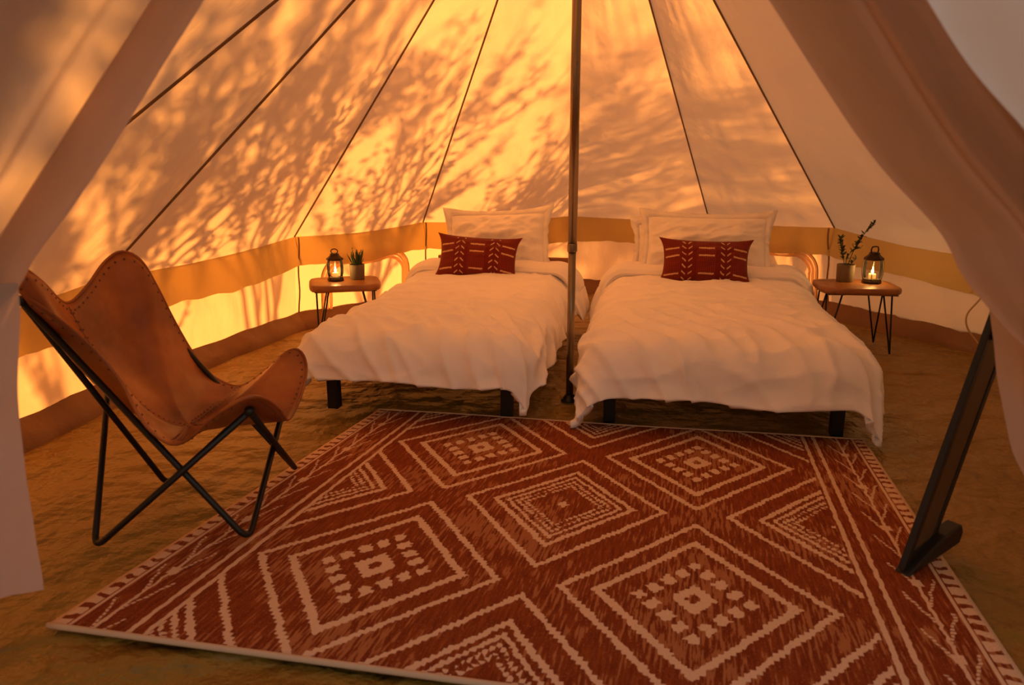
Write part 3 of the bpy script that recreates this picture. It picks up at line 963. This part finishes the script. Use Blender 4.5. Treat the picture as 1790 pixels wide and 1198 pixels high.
def sprig(P, pts, nl, ll):
    path = catmull(pts, 8); m = MB()
    stem = MB().tube(path, [.0030 * (1 - .6 * i / len(path)) for i in range(len(path))], 6).build('stem', 'leaf', P)
    for k in range(nl):
        q = path[int(lerp(len(path) * .25, len(path) - 1, k / (nl - 1)))]
        d = Vector((rnd.uniform(-1, 1), rnd.uniform(-1, 1), rnd.uniform(-.1, 1)))
        leaf_add(m, q, d, Vector((0, 0, 1)), rnd.uniform(.7, 1.2) * ll, ll * .48)
    o = m.build('leaves', 'leaf', stem); o['kind'] = 'stuff'
sprig(P1, [(.01, 0, .10), (.04, .01, .19), (.075, .01, .26), (.105, .0, .32), (.150, -.01, .375)], 54, .036)
sprig(P1, [(-.01, 0, .10), (-.025, .0, .16), (-.045, -.01, .22), (-.058, -.01, .285)], 52, .036)
sprig(P1, [(.0, .01, .10), (.01, .02, .15), (.045, .02, .20), (.085, .0, .215)], 16, .030)
sprig(P1, [(.015, -.01, .10), (.035, -.01, .125), (.055, -.015, .15)], 16, .030)
P2 = thing('potted_succulent', 'small pot with upright spiky leaves on the left side table', 'potted plant', (-1.022, 5.06, .4205))
pot_parts(P2, .050, .098)
m = MB(); rnd = random.Random(9)
for k in range(34):
    a = rnd.uniform(0, 2 * PI); t = rnd.uniform(.05, .55)
    b = Vector((math.cos(a) * .018, math.sin(a) * .018, .085))
    d = Vector((math.cos(a) * t, math.sin(a) * t, 1))
    leaf_add(m, b, d, Vector((math.cos(a), math.sin(a), .3)), rnd.uniform(.06, .125), .011)
o = m.build('spiky_leaves', 'leaf2', P2); o['kind'] = 'stuff'
m = MB()
for k in range(5):
    a = rnd.uniform(0, 2 * PI); b = Vector((.01 * math.cos(a), .01 * math.sin(a), .085)); e = Vector((.05 * math.cos(a) + .02, .05 * math.sin(a), rnd.uniform(.17, .21)))
    m.tube([b, b.lerp(e, .5) + Vector((0, 0, .015)), e], .0015, 5)
    for q in range(6): leaf_add(m, b.lerp(e, .5 + q * .1), Vector((rnd.uniform(-1, 1), rnd.uniform(-1, 1), .6)), Vector((0, 0, 1)), .018, .008)
o = m.build('thin_shoots', 'leaf', P2); o['kind'] = 'stuff'

# ------------------------------------------------------------------ butterfly chair
CH = thing('butterfly_chair', 'tan leather butterfly sling chair with black rod frame', 'chair', (-1.10, 2.5, 0))
def wv(x, y, z): return Vector((x + 1.10, y - 2.5, z))
fA, fB, fC, fD = wv(-1.335, 2.235, .012), wv(-.850, 2.265, .024), wv(-1.31, 2.72, .012), wv(-.850, 2.835, .024)
tNB, tFB, tFN, tFF = wv(-1.425, 2.205, .825), wv(-1.465, 2.845, .795), wv(-.795, 2.220, .480), wv(-.835, 2.855, .445)
def rod_bent(a, mid, b, rad=.05):
    """rod from a to b through a rounded corner at mid"""
    d1, d2 = (a - mid).normalized(), (b - mid).normalized(); p = [a]
    for k in range(9):
        t = k / 8; q0, q1 = mid + d1 * rad * (1 - t), mid + d2 * rad * t
        p.append((mid + d1 * rad) * (1 - t) ** 2 + mid * 2 * t * (1 - t) + (mid + d2 * rad) * t * t)
    p.append(b); return p
for name, a, mid, b in (('rod', tFN, fA, tFB), ('rod', tNB, fB, tFF), ('rod', tNB, fC, tFF), ('rod', tFN, fD, tFB)):
    MB().tube(rod_bent(a, mid, b), .0105, 10).build('frame_rod', 'black', CH)
for t in (tNB, tFB, tFN, tFF):
    MB().lathe([(.010, -.014), (.015, -.008), (.015, .008), (.010, .014)], 12, t).build('frame_tip', 'black', CH)
# sling: a hide with four lobes, drawn over the frame tips and sagging to the seat centre
HIDE = [(-1.422, 2.19, .863), (-1.407, 2.17, .899), (-1.393, 2.19, .919), (-1.399, 2.27, .871), (-1.441, 2.45, .77), (-1.453, 2.6, .794), (-1.446, 2.73, .864), (-1.411, 2.79, .893),
        (-1.361, 2.82, .857), (-1.319, 2.84, .748), (-1.275, 2.85, .621), (-1.221, 2.86, .493), (-1.159, 2.86, .406), (-1.057, 2.86, .36), (-.958, 2.87, .417), (-.876, 2.88, .488),
        (-.825, 2.89, .499), (-.791, 2.86, .452), (-.778, 2.75, .386), (-.769, 2.52, .348), (-.746, 2.35, .444), (-.744, 2.24, .509), (-.771, 2.19, .538), (-.82, 2.18, .522),
        (-.896, 2.18, .472), (-.975, 2.19, .403), (-1.032, 2.19, .388), (-1.089, 2.19, .432), (-1.126, 2.19, .499), (-1.157, 2.19, .583), (-1.216, 2.19, .67), (-1.304, 2.19, .762), (-1.375, 2.19, .821)]
HIDE = [wv(*p) for p in HIDE]
NT = 200
loop = resample(catmull(HIDE[-2:] + HIDE + HIDE[:3], 8)[16:-16], NT + 1)[:NT]
SEAT = wv(-1.095, 2.48, .338)
def hide(rho, k):
    o = loop[int(k) % NT]; d = o - SEAT
    p = SEAT + d * rho
    p.z = SEAT.z + d.z * rho ** 1.75
    # the back panel hollows a little behind the sitter
    p.x += -.035 * math.sin(PI * rho) * max(0, -d.x) * 2
    return p
NRR = 30; vs = [SEAT]
for r in range(1, NRR + 1):
    for k in range(NT):
        p = hide(r / NRR, k)
        vs.append(p + Vector((0, 0, .006 * noise.noise(Vector((p.x * 6, p.y * 6, 2))))))
fs = [(0, 1 + k, 1 + (k + 1) % NT) for k in range(NT)]
for r in range(NRR - 1):
    for k in range(NT):
        a, b = 1 + r * NT + k, 1 + r * NT + (k + 1) % NT; fs.append((a, a + NT, b + NT, b))
sl = obj('leather_sling', vs, fs, 'leather', CH)
sm = sl.modifiers.new('thick', 'SOLIDIFY'); sm.thickness = .006; sm.offset = 0
def hnrm(rho, k):
    p = hide(rho, k); n = (hide(rho - .05, k) - p).cross(hide(rho, k + 3) - p)
    n = n.normalized() if n.length > 1e-9 else Vector((0, 0, 1))
    return n if n.z > 0 else -n
st = MB()
def bead(p, n, r=.0046):
    t = n.orthogonal().normalized(); w = n.cross(t)
    st.add([p + t * r * 1.3, p + w * r, p - t * r * 1.3, p - w * r, p + n * r * .8], [(0, 1, 4), (1, 2, 4), (2, 3, 4), (3, 0, 4)])
last = None
for k in range(NT):
    d = (loop[k] - SEAT).length; rho = 1 - .020 / d
    p = hide(rho, k)
    if last is None or (p - last).length > .021:
        n = hnrm(rho, k); last = p
        for q in (1, -1): bead(p + n * (.0038 * q), n * q)
def nearest(pt):
    return min(range(NT), key=lambda k: (loop[k] - wv(*pt)).length)
for pt in ((-1.441, 2.45, .77), (-1.057, 2.86, .36), (-.769, 2.52, .348), (-1.032, 2.19, .388)):
    k0 = nearest(pt); L0 = (loop[k0] - SEAT).length
    MB().tube([hide(.03 + .95 * q / 24, k0) + hnrm(.03 + .95 * q / 24 + .03, k0) * .002 for q in range(25)], .0030, 5).build('panel_seam', 'stitch', CH)
    side = (loop[(k0 + 2) % NT] - loop[k0 - 2]).normalized()
    for q in range(1, int(L0 / .022)):
        rho = q * .022 / L0; n = hnrm(max(rho, .06), k0)
        for w in (-.012, .012): bead(hide(rho, k0) + side * w * (1 if rho > .1 else .4) + n * .004, n)
o = st.build('lacing', 'stitch', CH, smooth=False); o['kind'] = 'stuff'
MB().tube(loop + [loop[0], loop[1]], .0055, 6).build('rolled_rim', 'leather', CH)

# ------------------------------------------------------------------ leaning mirror (seen from behind)
MR = thing('standing_mirror', 'black framed floor mirror seen from behind at the rug edge', 'mirror', (1.165, 2.085, .013))
wd = Vector((.205, .175, 0)); wl = .195; wd = wd.normalized()
upv = Vector((.215, .06, .86)).normalized()
nb = wd.cross(upv).normalized()                       # towards the viewer: the back of the mirror
Hm = 1.25
mm = Matrix((wd, nb, upv)).transposed().to_4x4()
def mbox(name, lo, hi, mat, bv=.003): return flat(MB().box(lo, hi, mm).build(name, mat, MR, bevel=bv))
sw = .030
mbox('stile', (-.004, -.010, .015), (sw, .010, Hm), 'blackwood'); mbox('stile', (wl - sw + .004, -.010, .015), (wl + .004, .010, Hm), 'blackwood')
mbox('rail', (sw, -.009, .03), (wl - sw, .009, .07), 'blackwood'); mbox('rail', (sw, -.009, Hm - .04), (wl - sw, .009, Hm), 'blackwood')
mbox('backing_board', (sw, .001, .05), (wl - sw, .006, Hm - .02), 'back', 0); mbox('mirror_glass', (sw, -.007, .05), (wl - sw, .0, Hm - .02), 'mirror', 0)
mbox('hinge_bracket', (sw * .5, .010, .78), (wl - sw * .5, .024, .805), 'blackwood'); mbox('hinge_bracket', (.018, .010, .735), (.042, .035, .80), 'blackwood')
# sloping foot under the frame
f0 = MB(); 
prof = [(0, .0), (.30, .02), (.315, .055), (.30, .085), (.20, .075), (.03, .020)]
fd = Vector((.235, .165, 0)).normalized(); fn = Vector((fd.y, -fd.x, 0))
vs = [fd * x + Vector((0, 0, z)) + fn * s for s in (-.02, .03) for x, z in prof]; n = len(prof)
fs = [tuple(range(n)), tuple(range(2 * n - 1, n - 1, -1))] + [(k, k + n, (k + 1) % n + n, (k + 1) % n) for k in range(n)]
flat(f0.add(vs, fs).build('foot', 'blackwood', MR, bevel=.006))

# small loop of cord on the right wall
cpth = catmull([(2.85, 4.62, .47), (2.865, 4.64, .38), (2.80, 4.65, .27), (2.81, 4.64, .18), (2.88, 4.60, .075)], 8)
tag(MB().tube(cpth, .006, 6).build('hanging_cord', 'cord'), 'pale cotton cord hanging on the right canvas wall near the mirror', 'cord')

# ------------------------------------------------------------------ shrubs outside, sun side: they throw the leafy shadows
def shrub(name, target, dist, height, spread, seed, nleaf, leaf, label, lean=(0, 0), trunks=5, levels=3):
    base = Vector(target) + SUN_DIR * dist
    base.z = -.03
    rnd = random.Random(seed)
    R = thing(name, label, 'tree', base, 0, 'trees outside the tent')
    wood = MB(); lv = MB(); tips = []
    def grow(p, d, ln, r, lev):
        n = 6; path = [p]; q = p.copy(); dd = d.copy()
        for k in range(n):
            dd = (dd + Vector((rnd.uniform(-.16, .16), rnd.uniform(-.16, .16), rnd.uniform(-.05, .14)))).normalized()
            q = q + dd * ln / n; path.append(q.copy())
        wood.tube(path, [r * (1 - .6 * k / n) for k in range(n + 1)], 5, False)
        if lev == 0:
            tips.append(path); return
        for k in range(rnd.randint(3, 4)):
            i = rnd.randint(2, n); a = rnd.uniform(0, 2 * PI); s = rnd.uniform(.45, .85)
            nd = (dd + Vector((math.cos(a) * s, math.sin(a) * s, rnd.uniform(.0, .4)))).normalized()
            grow(path[i], nd, ln * rnd.uniform(.55, .75), r * .55, lev - 1)
        tips.append(path[3:])
    for k in range(trunks):
        a = rnd.uniform(0, 2 * PI); s = rnd.uniform(.1, spread)
        grow(Vector((math.cos(a) * .08, math.sin(a) * .08, 0)), Vector((math.cos(a) * s + lean[0], math.sin(a) * s + lean[1], 1)).normalized(), height * .5, .030, levels)
    for k in range(nleaf):
        path = rnd.choice(tips); i = rnd.randint(0, len(path) - 2)
        p = path[i].lerp(path[i + 1], rnd.random())
        leaf_add(lv, p, Vector((rnd.uniform(-1, 1), rnd.uniform(-1, 1), rnd.uniform(-.4, .9))), Vector((rnd.uniform(-1, 1), rnd.uniform(-1, 1), rnd.uniform(-1, 1))), rnd.uniform(.6, 1.2) * leaf, leaf * .42)
    wood.build('branches', 'bark', R)
    o = lv.build('leaves', 'leaf_out', R); o['kind'] = 'stuff'
    return R
shrub('olive_tree', (-1.95, 3.3, 0), 3.0, 2.7, .60, 11, 4200, .080, 'leafy tree whose shadow falls on the left tent roof', (.10, .10), 7)
shrub('olive_tree', (-1.40, 4.75, 0), 2.6, 3.5, .42, 12, 3300, .080, 'tall shrub whose shadow falls left of the beds', (.12, .05), 5)
shrub('olive_tree', (-.80, 5.5, 0), 2.4, 2.7, .50, 25, 1100, .085, 'spreading shrub whose shadow falls behind the left side table', (.22, .1), 4)
shrub('olive_tree', (.30, 6.3, 0), 2.9, 2.9, .42, 23, 1200, .090, 'loose shrub whose shadow falls behind the left bed', (0, 0), 6)
shrub('olive_tree', (.90, 6.1, 0), 6.2, 3.2, .16, 14, 1500, .11, 'more distant tree whose blurred shadow falls right of the pole', (0, 0), 5)
shrub('olive_tree', (-1.35, 1.05, 0), 3.4, 3.3, .5, 16, 5200, .20, 'unseen dense tree added to shade the left door flap', (.05, .0), 8)  # added out of view, with oversized leaves, to block direct sun on the flap
